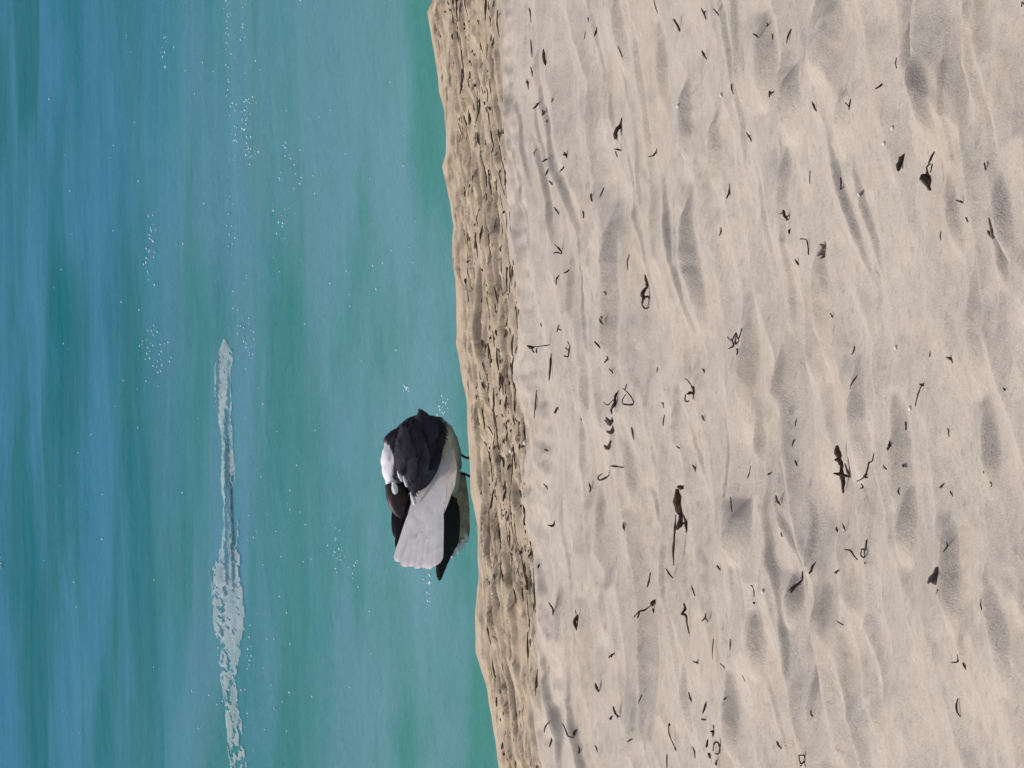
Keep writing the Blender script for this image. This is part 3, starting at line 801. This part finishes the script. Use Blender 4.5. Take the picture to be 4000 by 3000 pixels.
# ------------------------------------------------------------------ wrack on the sand
# big or odd pieces, each with strokes ([picture points], width) and its own words
BIG = [
 ('leaf', 'brown', [([(3508, 668), (3514, 645), (3526, 618), (3534, 602)], 24)], 'brown lens-shaped leaf lying alone on the sand near the right edge of the picture', 'leaf'),
 ('seed_pod', 'wrack', [([(3594, 702), (3612, 700), (3636, 744)], 30), ([(3600, 690), (3632, 690), (3634, 740)], 34), ([(3618, 672), (3632, 690), (3622, 655), (3636, 640)], 9), ([(3634, 640), (3646, 612), (3660, 592)], 12), ([(3640, 672), (3648, 640)], 7)],
  'largest dark pod with a curled stalk on the right-hand sand', 'seed pod'),
 ('twig', 'wrack', [([(2518, 1072), (2526, 1105), (2530, 1128)], 15), ([(2528, 1120), (2512, 1145), (2518, 1170)], 24), ([(2512, 1160), (2540, 1162), (2540, 1200)], 12), ([(2506, 1190), (2520, 1205), (2538, 1200)], 9), ([(2514, 1150), (2508, 1190)], 12)],
  'dark tangled seaweed stalk standing upright in the middle of the pale sand', 'seaweed'),
 ('twig', 'wrack', [([(2418, 1526), (2406, 1548), (2402, 1575), (2390, 1600), (2392, 1618)], 15), ([(2400, 1560), (2376, 1582), (2360, 1570)], 6)], 'thick black S-shaped twig beside a small wire-like loop', 'twig'),
 ('seaweed_loop', 'wrack', [([(2434, 1516), (2450, 1530), (2468, 1552), (2478, 1578), (2442, 1580), (2432, 1566), (2448, 1540)], 8), ([(2448, 1500), (2440, 1525)], 7)], 'thin looped seaweed strand next to the black S-shaped twig', 'seaweed'),
 ('seaweed_clump', 'grey', [([(2366, 1630), (2380, 1650), (2394, 1640)], 18), ([(2360, 1640), (2384, 1660), (2392, 1630)], 10), ([(2366, 1684), (2388, 1690), (2392, 1664)], 18), ([(2360, 1738), (2374, 1752), (2386, 1720)], 16)], 'ragged grey clump trailing below the black S-shaped twig', 'seaweed'),
 ('bark_strip', 'brown', [([(2644, 1900), (2668, 1905), (2682, 1886)], 18), ([(2648, 1910), (2650, 1960), (2654, 2010)], 32), ([(2656, 1960), (2660, 2030), (2644, 2070)], 22), ([(2640, 2010), (2636, 2090), (2632, 2150), (2632, 2210)], 10), ([(2662, 2000), (2684, 2050), (2678, 2080)], 10), ([(2660, 2060), (2672, 2040), (2680, 2076)], 8)],
  'long torn strip of brown bark tapering to a dark tail', 'bark'),
 ('bark_piece', 'brown', [([(3276, 1740), (3280, 1770), (3288, 1800)], 24), ([(3264, 1796), (3284, 1800), (3296, 1830)], 20), ([(3290, 1800), (3294, 1850), (3300, 1890), (3300, 1928)], 22), ([(3260, 1850), (3286, 1852), (3324, 1862)], 14), ([(3300, 1810), (3312, 1842), (3324, 1864)], 10)],
  'jagged dark brown bark piece, the widest on the right-hand sand', 'bark'),
 ('twig', 'wrack', [([(3414, 1768), (3408, 1800), (3392, 1808), (3384, 1840), (3370, 1868), (3348, 1880)], 9), ([(3390, 1850), (3376, 1862), (3390, 1864)], 12), ([(3366, 1890), (3374, 1902), (3362, 1908)], 9)], 'crooked black twig beside the widest bark piece', 'twig'),
 ('twig', 'wrack', [([(2842, 1315), (2860, 1330), (2876, 1300), (2884, 1326), (2900, 1282)], 9), ([(2860, 1322), (2866, 1350), (2846, 1362)], 9), ([(2886, 1330), (2872, 1344), (2874, 1310)], 10), ([(2876, 1366), (2884, 1364), (2880, 1386)], 10)], 'spiky cluster of crossed black twigs above the middle of the sand', 'twig'),
 ('twig', 'wrack', [([(2208, 1356), (2220, 1368), (2228, 1350)], 7), ([(2224, 1360), (2222, 1384), (2216, 1396)], 9), ([(2204, 1390), (2222, 1394)], 7), ([(2228, 1350), (2218, 1335)], 5)], 'small forked black twig near the brown wet strip', 'twig'),
 ('seaweed_clump', 'wrack', [([(2685, 1540), (2700, 1534), (2716, 1540)], 14), ([(2706, 1510), (2716, 1520), (2712, 1560)], 16), ([(2682, 1540), (2680, 1566), (2696, 1566)], 9), ([(2680, 1480), (2690, 1485), (2706, 1508)], 6)], 'dark hollow seaweed clump right of the black S-shaped twig', 'seaweed'),
 ('leaf', 'wrack', [([(2255, 2400), (2244, 2430), (2256, 2462)], 16), ([(2258, 2410), (2256, 2450)], 12), ([(2246, 2385), (2248, 2398)], 5)], 'dark folded leaf standing near the wet strip below the bird', 'leaf'),
 ('leaf', 'wrack', [([(3186, 2196), (3176, 2218), (3160, 2242)], 15)], 'dark slender leaf leaning beside a curled grey leaf', 'leaf'),
 ('leaf', 'wrack', [([(3134, 2262), (3120, 2282), (3094, 2296), (3084, 2335)], 15), ([(3112, 2284), (3096, 2300), (3092, 2316)], 20), ([(3136, 2230), (3130, 2268)], 8)], 'curled charcoal leaf with a bent stalk, lower right sand', 'leaf'),
 ('twig', 'wrack', [([(3302, 2148), (3322, 2150), (3338, 2172), (3354, 2188)], 10)], 'smooth bent black twig left of a knotted one', 'twig'),
 ('twig', 'wrack', [([(3366, 2146), (3384, 2148), (3380, 2178), (3364, 2168), (3370, 2148)], 8), ([(3384, 2150), (3396, 2108)], 7), ([(3380, 2195), (3384, 2205)], 7)], 'knotted black twig with a thin upright end', 'twig'),
 ('bark_piece', 'grey', [([(3668, 2214), (3656, 2246), (3668, 2284)], 22), ([(3664, 2230), (3636, 2262), (3626, 2280)], 14), ([(3666, 2250), (3640, 2270), (3666, 2282)], 16)], 'grey-brown ragged scrap with dark bits beneath it on the far right', 'bark'),
 ('twig', 'wrack', [([(3744, 2556), (3744, 2584), (3722, 2588)], 9)], 'short black L-shaped twig on the far right sand', 'twig'),
 ('twig', 'wrack', [([(3744, 2728), (3738, 2752), (3740, 2780), (3756, 2800)], 10)], 'black crescent-shaped twig at the lower right', 'twig'),
 ('seaweed_loop', 'wrack', [([(3124, 2950), (3146, 2952), (3150, 2975), (3128, 2982), (3124, 2950)], 11), ([(3148, 2975), (3150, 2998)], 8), ([(3126, 2990), (3134, 2990)], 7)], 'small square black loop at the bottom edge of the sand', 'seaweed'),
 ('seaweed_clump', 'wrack', [([(2670, 2356), (2676, 2380), (2660, 2398)], 16), ([(2658, 2400), (2676, 2402), (2682, 2430)], 14), ([(2678, 2420), (2684, 2450), (2690, 2476)], 8)], 'dark ragged seaweed clump with a thin tail, lower middle sand', 'seaweed'),
 ('twig', 'wrack', [([(2756, 2400), (2752, 2414), (2740, 2426)], 8), ([(2752, 2412), (2764, 2428)], 8), ([(2756, 2394), (2754, 2416)], 6)], 'tiny three-pointed black twig beside the ragged clump', 'twig'),
 ('twig', 'wrack', [([(2558, 2344), (2548, 2356), (2550, 2368)], 18), ([(2546, 2366), (2520, 2384), (2500, 2390), (2480, 2412)], 9), ([(2552, 2376), (2556, 2394)], 10), ([(2500, 2392), (2490, 2414)], 9)], 'sprawling dark twig with a knob at its upper end', 'twig'),
 ('twig', 'wrack', [([(2398, 2760), (2406, 2780), (2420, 2806)], 12), ([(2384, 2812), (2396, 2796)], 12), ([(2402, 2786), (2424, 2800)], 8)], 'cluster of three stubby black twigs in the lower sand', 'twig'),
 ('twig', 'wrack', [([(2200, 2826), (2212, 2850), (2222, 2876), (2260, 2880)], 7), ([(2262, 2850), (2244, 2866), (2262, 2872)], 13)], 'V-shaped dark twig propped at the lower edge of the dry sand', 'twig'),
 ('twig', 'wrack', [([(2614, 2830), (2614, 2860), (2624, 2890), (2638, 2926)], 7), ([(2636, 2920), (2641, 2932)], 12), ([(2616, 2825), (2614, 2840)], 10)], 'thin drooping twig ending in a dark bead', 'twig'),
 ('seaweed_loop', 'wrack', [([(2786, 2935), (2788, 2905), (2800, 2898), (2814, 2920), (2806, 2945), (2788, 2940)], 10)], 'small black seaweed ring at the bottom of the sand', 'seaweed'),
 ('leaf', 'wrack', [([(2766, 2888), (2758, 2920)], 13)], 'short black scrap just above left of the small seaweed ring', 'leaf'),
 ('leaf', 'wrack', [([(2768, 2940), (2778, 2964)], 15)], 'short black scrap just below left of the small seaweed ring', 'leaf'),
 ('seaweed_clump', 'wrack', [([(2774, 2858), (2790, 2860), (2788, 2878)], 16), ([(2786, 2830), (2792, 2856)], 6)], 'dark triangular scrap just above the small seaweed ring', 'seaweed'),
 ('stick', 'wrack', [([(2386, 1820), (2410, 1822), (2438, 1826)], 9)], 'straight black stick standing on end left of the bark strip', 'stick'),
 ('stick', 'wrack', [([(2468, 1668), (2472, 1695), (2476, 1718)], 8)], 'thin straight stick lying above the standing stick', 'stick'),
 ('stick', 'wrack', [([(2788, 2496), (2786, 2530), (2786, 2574)], 8)], 'left one of two long thin parallel sticks', 'stick'),
 ('stick', 'wrack', [([(2852, 2496), (2854, 2535), (2860, 2568)], 7)], 'right one of two long thin parallel sticks', 'stick'),
 ('stick', 'wrack', [([(2602, 2220), (2614, 2240), (2632, 2258)], 9)], 'short oblique stick under the tail of the bark strip', 'stick'),
 ('stick', 'wrack', [([(3164, 668), (3164, 692), (3162, 718)], 9)], 'left one of two short black sticks in the upper right sand', 'stick'),
 ('stick', 'wrack', [([(3288, 692), (3290, 716), (3293, 742)], 10)], 'right one of two short black sticks in the upper right sand', 'stick'),
 ('stick', 'wrack', [([(2858, 1942), (2860, 1970), (2862, 2000)], 7)], 'thin black stick right of the brown bark strip', 'stick'),
 ('seaweed_clump', 'wrack', [([(3056, 820), (3062, 840), (3074, 860)], 18), ([(3044, 836), (3062, 828)], 8), ([(3080, 840), (3072, 862)], 6)], 'black spiky clump in the upper middle sand', 'seaweed'),
 ('seaweed_clump', 'grey', [([(3206, 955), (3218, 965), (3204, 990)], 16), ([(3200, 985), (3224, 1000), (3206, 1010)], 12), ([(3196, 1000), (3222, 980)], 10)], 'fuzzy grey tuft at the upper middle of the sand', 'seaweed'),
 ('twig', 'wrack', [([(3124, 934), (3150, 936), (3154, 960), (3158, 990)], 7), ([(3158, 970), (3156, 996)], 9)], 'thin hooked twig left of the fuzzy grey tuft', 'twig'),
 ('twig', 'wrack', [([(3608, 1498), (3596, 1510), (3586, 1545), (3574, 1584)], 7), ([(3592, 1500), (3606, 1506)], 12)], 'thin drooping twig with a curled top on the right', 'twig'),
 ('leaf', 'wrack', [([(3500, 1722), (3492, 1742), (3484, 1762)], 14), ([(3476, 1750), (3488, 1754)], 10)], 'small dark pointed leaf above the crooked black twig', 'leaf'),
 ('leaf', 'wrack', [([(3696, 1396), (3712, 1402), (3720, 1418)], 14)], 'small dark triangular leaf far right of the middle', 'leaf'),
 ('leaf', 'grey', [([(3862, 850), (3866, 880), (3872, 905), (3876, 936)], 16), ([(3858, 900), (3874, 930)], 12)], 'long curled grey leaf close to the right edge of the picture', 'leaf'),
 ('seaweed_clump', 'wrack', [([(2434, 460), (2428, 490), (2408, 512), (2404, 545)], 20), ([(2420, 500), (2408, 520), (2412, 548)], 16)], 'thick black crescent in a hollow of the upper sand', 'seaweed'),  # black crescent laid in a pit of the sand
 ('stick', 'wrack', [([(2398, 582), (2412, 584), (2428, 588)], 9), ([(2402, 590), (2410, 614)], 6)], 'short black stick right under the thick crescent', 'stick'),
 ('twig', 'wrack', [([(2536, 612), (2552, 608), (2564, 596), (2568, 580)], 9)], 'curved black twig to the right of the thick crescent', 'twig'),
 ('twig', 'wrack', [([(2166, 955), (2180, 968), (2194, 984), (2192, 994)], 9), ([(2160, 990), (2176, 986), (2192, 992)], 8)], 'hook-shaped black twig beside the top of the wet strip', 'twig'),
 ('leaf', 'wrack', [([(2124, 192), (2126, 220), (2136, 256)], 17)], 'thick black sliver drawn for a dark pit against a pale hump by the upper wet strip', 'seaweed'),  # black sliver put where the sand has a dark pit
 ('leaf', 'wrack', [([(2152, 1380), (2150, 1405), (2147, 1440), (2144, 1486)], 13)], 'long dark vertical sliver beside the forked twig', 'seaweed'),
 ('seaweed_clump', 'wrack', [([(2060, 1350), (2078, 1358), (2090, 1354)], 16), ([(2076, 1362), (2086, 1378)], 8), ([(2090, 1354), (2130, 1350), (2150, 1346)], 4)], 'dark triangular crumb with a fine thread on the edge of the wet strip', 'seaweed'),
 ('leaf', 'wrack', [([(2137, 2052), (2160, 2052), (2166, 2034)], 12), ([(2150, 2056), (2166, 2056)], 9)], 'dark pointed scrap at the edge of the wet strip beside the bird\'s tail', 'leaf'),
 ('leaf', 'wrack', [([(2324, 2668), (2330, 2688), (2342, 2702)], 14)], 'short dark folded leaf above the three stubby twigs', 'leaf'),
 ('twig', 'wrack', [([(2930, 2288), (2946, 2290), (2946, 2310), (2950, 2332)], 9), ([(2942, 2352), (2946, 2360)], 8)], 'dark T-shaped twig in the lower middle sand', 'twig'),
 ('leaf', 'wrack', [([(3090, 112), (3078, 142), (3074, 168)], 10)], 'thin dark sliver high on the middle sand', 'leaf'),
 ('leaf', 'wrack', [([(2632, 72), (2648, 98), (2660, 124)], 12)], 'slanting black sliver near the top of the sand', 'leaf'),
 ('twig', 'wrack', [([(3322, 386), (3316, 410), (3314, 430)], 10), ([(3304, 400), (3316, 412)], 7)], 'small forked dark twig in the upper right sand', 'twig'),
 ('twig', 'grey', [([(2356, 1850), (2338, 1862), (2344, 1876), (2378, 1860), (2384, 1842)], 8)], 'pale grey curled strand under the straight standing stick', 'seaweed'),
]
SHORT = '''lens-shaped brown leaf|big pod with curled stalk|upright tangled seaweed stalk|S-shaped black twig|looped seaweed strand|ragged grey clump|long bark strip|widest bark piece|crooked twig beside the bark|spiky crossed twigs|forked twig by the wet strip|hollow seaweed clump|folded leaf below the bird|slender leaning leaf|curled charcoal leaf|smooth bent twig|knotted twig|grey-brown ragged scrap|L-shaped twig|crescent-shaped twig|square black loop|clump with thin tail|three-pointed twig|sprawling twig with knob|three stubby twigs|V-shaped twig|twig ending in a bead|small seaweed ring|scrap above the seaweed ring|scrap below the seaweed ring|triangular scrap by the ring|standing stick|thin stick above the standing stick|left parallel stick|right parallel stick|oblique stick under the bark|left short stick|right short stick|thin stick right of the bark|black spiky clump|fuzzy grey tuft|thin hooked twig|drooping twig with curled top|dark pointed leaf|triangular leaf|curled grey leaf|thick crescent in the hollow|stick under the crescent clump|curved twig by the crescent clump|hook-shaped twig|thick sliver by the hump|long sliver beside the forked twig|triangular crumb with thread|pointed scrap beside the tail|folded leaf above three twigs|T-shaped twig|thin sliver high up|slanting sliver near the top|small forked twig|pale curled strand'''.split('|')
assert len(SHORT) == len(BIG)
LAND = []
for (kind, mat, strokes, label, cat), sh in zip(BIG, SHORT):
    _p = [q for st, w in strokes for q in st]
    LAND.append((sum(q[0] for q in _p) / len(_p), sum(q[1] for q in _p) / len(_p), sh))
    scrap(kind, strokes, M[mat], label, cat)

SMALL = '''2298 78 20 15;2328 124 40 -20;2285 139 30 0;2436 202 45 12;2563 24 60 12;2750 54 50 25;2801 48 34 40;2958 139 34 60;2753 214 40 28;2870 347 44 20;
2096 597 30 -15;2210 606 30 25;2126 627 24 -60;2147 672 34 -35;2195 660 28 -40;2153 714 24 45;2361 753 40 0;2174 823 36 35;2813 904 34 -10;2849 747 60 -18;2313 771 34 8;2277 838 30 5;
3027 145 24 5;3008 368 26 -25;3183 416 44 28;3430 337 36 -55;3500 247 40 2;3084 904 22 -15;3777 859 22 20;3750 787 28 70;3991 15 16 40;2999 96 16 30;3675 922 34 0;2924 536 40 30;
2455 1024 60 -4;2219 1060 30 -62;2180 1093 40 -18;2367 1145 20 40;2355 1256 30 35;2334 1347 36 40;2367 1404 34 -35;2391 1449 26 42;2114 1268 14 0;2180 1283 30 -15;2569 1446 20 0;2750 1449 20 20;
2593 1582 22 0;2593 1642 44 -10;2174 1603 30 -30;2271 1636 12 0;2132 1759 16 60;2650 1747 16 60;2711 1829 30 25;2132 1901 26 40;2750 1633 26 30;2925 1844 50 -12;2301 1904 40 10;2099 1579 110 -3;
3114 1024 28 35;3247 1232 20 35;3331 1368 34 -18;3632 1383 22 -5;3925 1521 16 50;3343 1494 60 -18;3114 1651 30 -6;3108 1732 28 6;3542 1663 34 0;3684 1898 24 -40;3717 1928 22 25;3515 1919 28 0;3708 1690 34 20;
3008 1850 20 -60;3111 1808 24 20;3039 1955 44 25;3867 1844 14 60;3879 1892 22 35;3460 1826 20 30;3540 1818 22 -55;2439 2057 32 8;2708 2307 44 20;2533 2265 60 -12;2807 2217 24 35;2720 2588 26 70;2822 2603 26 40;
2388 2560 30 -50;2512 2732 40 -22;2696 2723 40 20;2750 2762 50 -18;2328 2925 30 20;2271 2928 36 8;2460 2892 24 -60;2614 2976 60 0;2711 2940 46 10;2750 2811 20 80;2834 2729 16 -60;2910 2651 30 25;2153 2380 60 22;
2132 2841 44 -22;2108 2211 20 -40;3280 2232 26 -70;3702 2136 40 15;3671 2313 24 -20;3768 2603 30 30;3283 2434 28 60;3045 2910 38 35;3171 2787 30 20;3840 2362 40 0;3298 2060 30 20;3267 2068 20 10;3057 2087 18 0;
2070 60 60 8;2075 190 70 5;2078 280 40 10;2062 330 40 15;2100 1370 24 0;2150 2900 40 -15;2100 412 40 -45;2126 440 26 30;2139 474 12 0;2165 391 16 0;2797 2980 22 0;3850 650 30 10'''  # a few entries draw a ridge's shadow edge and a crack as dark slivers
def beside(px, py):
    d, x, y, sh = min((math.hypot(px - a, py - b), a, b, c) for a, b, c in LAND)
    dx, dy = px - x, py - y
    near = 'just ' if d < 110 else 'well ' if d > 260 else ''
    if abs(dx) < .5 * abs(dy): w_ = 'above' if dy < 0 else 'below'
    elif abs(dy) < .5 * abs(dx): w_ = 'left of' if dx < 0 else 'right of'
    else: w_ = ('above' if dy < 0 else 'below') + (' left of' if dx < 0 else ' right of')
    return f'{near}{w_} the {sh}'
_seen = {}
k = 0
for item in SMALL.replace('\n', '').split(';'):
    px, py, L, an = [float(q) for q in item.split()]
    a = math.radians(an); w = random.uniform(7, 12) if L < 70 else 8
    dx, dy = math.sin(a) * L * .5, math.cos(a) * L * .5
    b = random.uniform(-.12, .12) * L
    st = [([(px - dx, py - dy), (px + b, py), (px + dx, py + dy)], w)]
    if random.random() < .25: st.append(([(px, py), (px + random.uniform(-12, 12), py + random.uniform(-12, 12))], w * .7))
    size = 'speck-sized' if L < 22 else 'tiny' if L < 36 else 'small'
    way = 'upright' if abs(an) < 16 else 'slanting' if abs(an) < 50 else 'crosswise'
    lab = f'{size} {way} dark scrap {beside(px, py)}'
    if lab in _seen: lab = lab.replace('dark scrap', 'dark scrap lower down' if py > _seen[lab] else 'dark scrap higher up')
    else: _seen[lab] = py
    grp = 'seaweed scraps close to the wet strip' if px < 2280 else 'seaweed scraps on the middle band of sand' if px < 3000 else 'seaweed scraps on the nearest sand'
    scrap('seaweed_and_shade_bit', st, M['wrack'] if random.random() < .5 else M['bit'], lab, 'seaweed', grp)
    k += 1

SHELLS = [(3361, 759), (3494, 500), (3457, 560), (2822, 372), (3503, 1358), (2352, 1246), (2983, 2310), (1998, 1760), (2058, 1728), (3560, 1595), (2652, 415)]
for (px, py) in SHELLS:
    P = on_sand(px, py); sc = (P - CAM).length * W / 4000
    bmh = bmesh.new(); bmesh.ops.create_icosphere(bmh, subdivisions=2, radius=1)
    for v in bmh.verts:
        c = v.co; rr = 1 + .10 * math.sin(7 * math.atan2(c.y, c.x)) + random.uniform(-.06, .06)
        v.co = Vector((c.x * rr * 12 * sc, c.y * rr * 10 * sc, c.z * 9 * sc * (1 if c.z > 0 else .4)))
    me = bpy.data.meshes.new('shell'); bmh.to_mesh(me); bmh.free()
    o = link('shell', me, M['shell']); o.location = P + Vector((0, 0, 3 * sc)); o.rotation_euler = (random.uniform(-.4, .2), 0, random.uniform(0, 6))
    tag(o, 'white shell fragment ' + beside(px, py), 'shell', 'white shell fragments')

# dark slivers for litter and shaded cracks in the strip: nobody could count it
V = []; F = []
n = 0
while n < 1150:
    px_f = rng.normal(0, 1); x = rng.uniform(-1.2, 1.2)
    y0 = float(edge_y(np.array([x]))[0]); y1 = float(bord_y(np.array([x]))[0])
    f = rng.beta(2.6, 1.5)
    if perlin(np.array([x * 2.3 + 50.0]), np.array([f * 2.2]))[0] + rng.normal(0, .25) < -0.02: continue
    y = y0 + (y1 - y0) * (0.06 + 0.98 * f)
    L = .006 + .07 * rng.random() ** 2.2; r = rng.uniform(.0008, .0026)
    an = rng.normal(.5, .22)
    pts = []
    for t in (-.5, 0, .5):
        xx = x + math.cos(an) * L * t; yy = y + math.sin(an) * L * t
        pts.append((xx, yy + rng.normal(0, .002), hz(xx, yy) + r * rng.uniform(.2, 1.4)))
    tube(pts, [r * .5, r, r * .5], 5, 1.0, .3, True, V, F)
    n += 1
lit = link('litter_and_cracks', pydata('litter_and_cracks', V, F), M['litter'])
tag(lit, 'fine dark slivers for plant litter and shaded cracks in the brown wet sand strip', 'litter', kind='stuff')
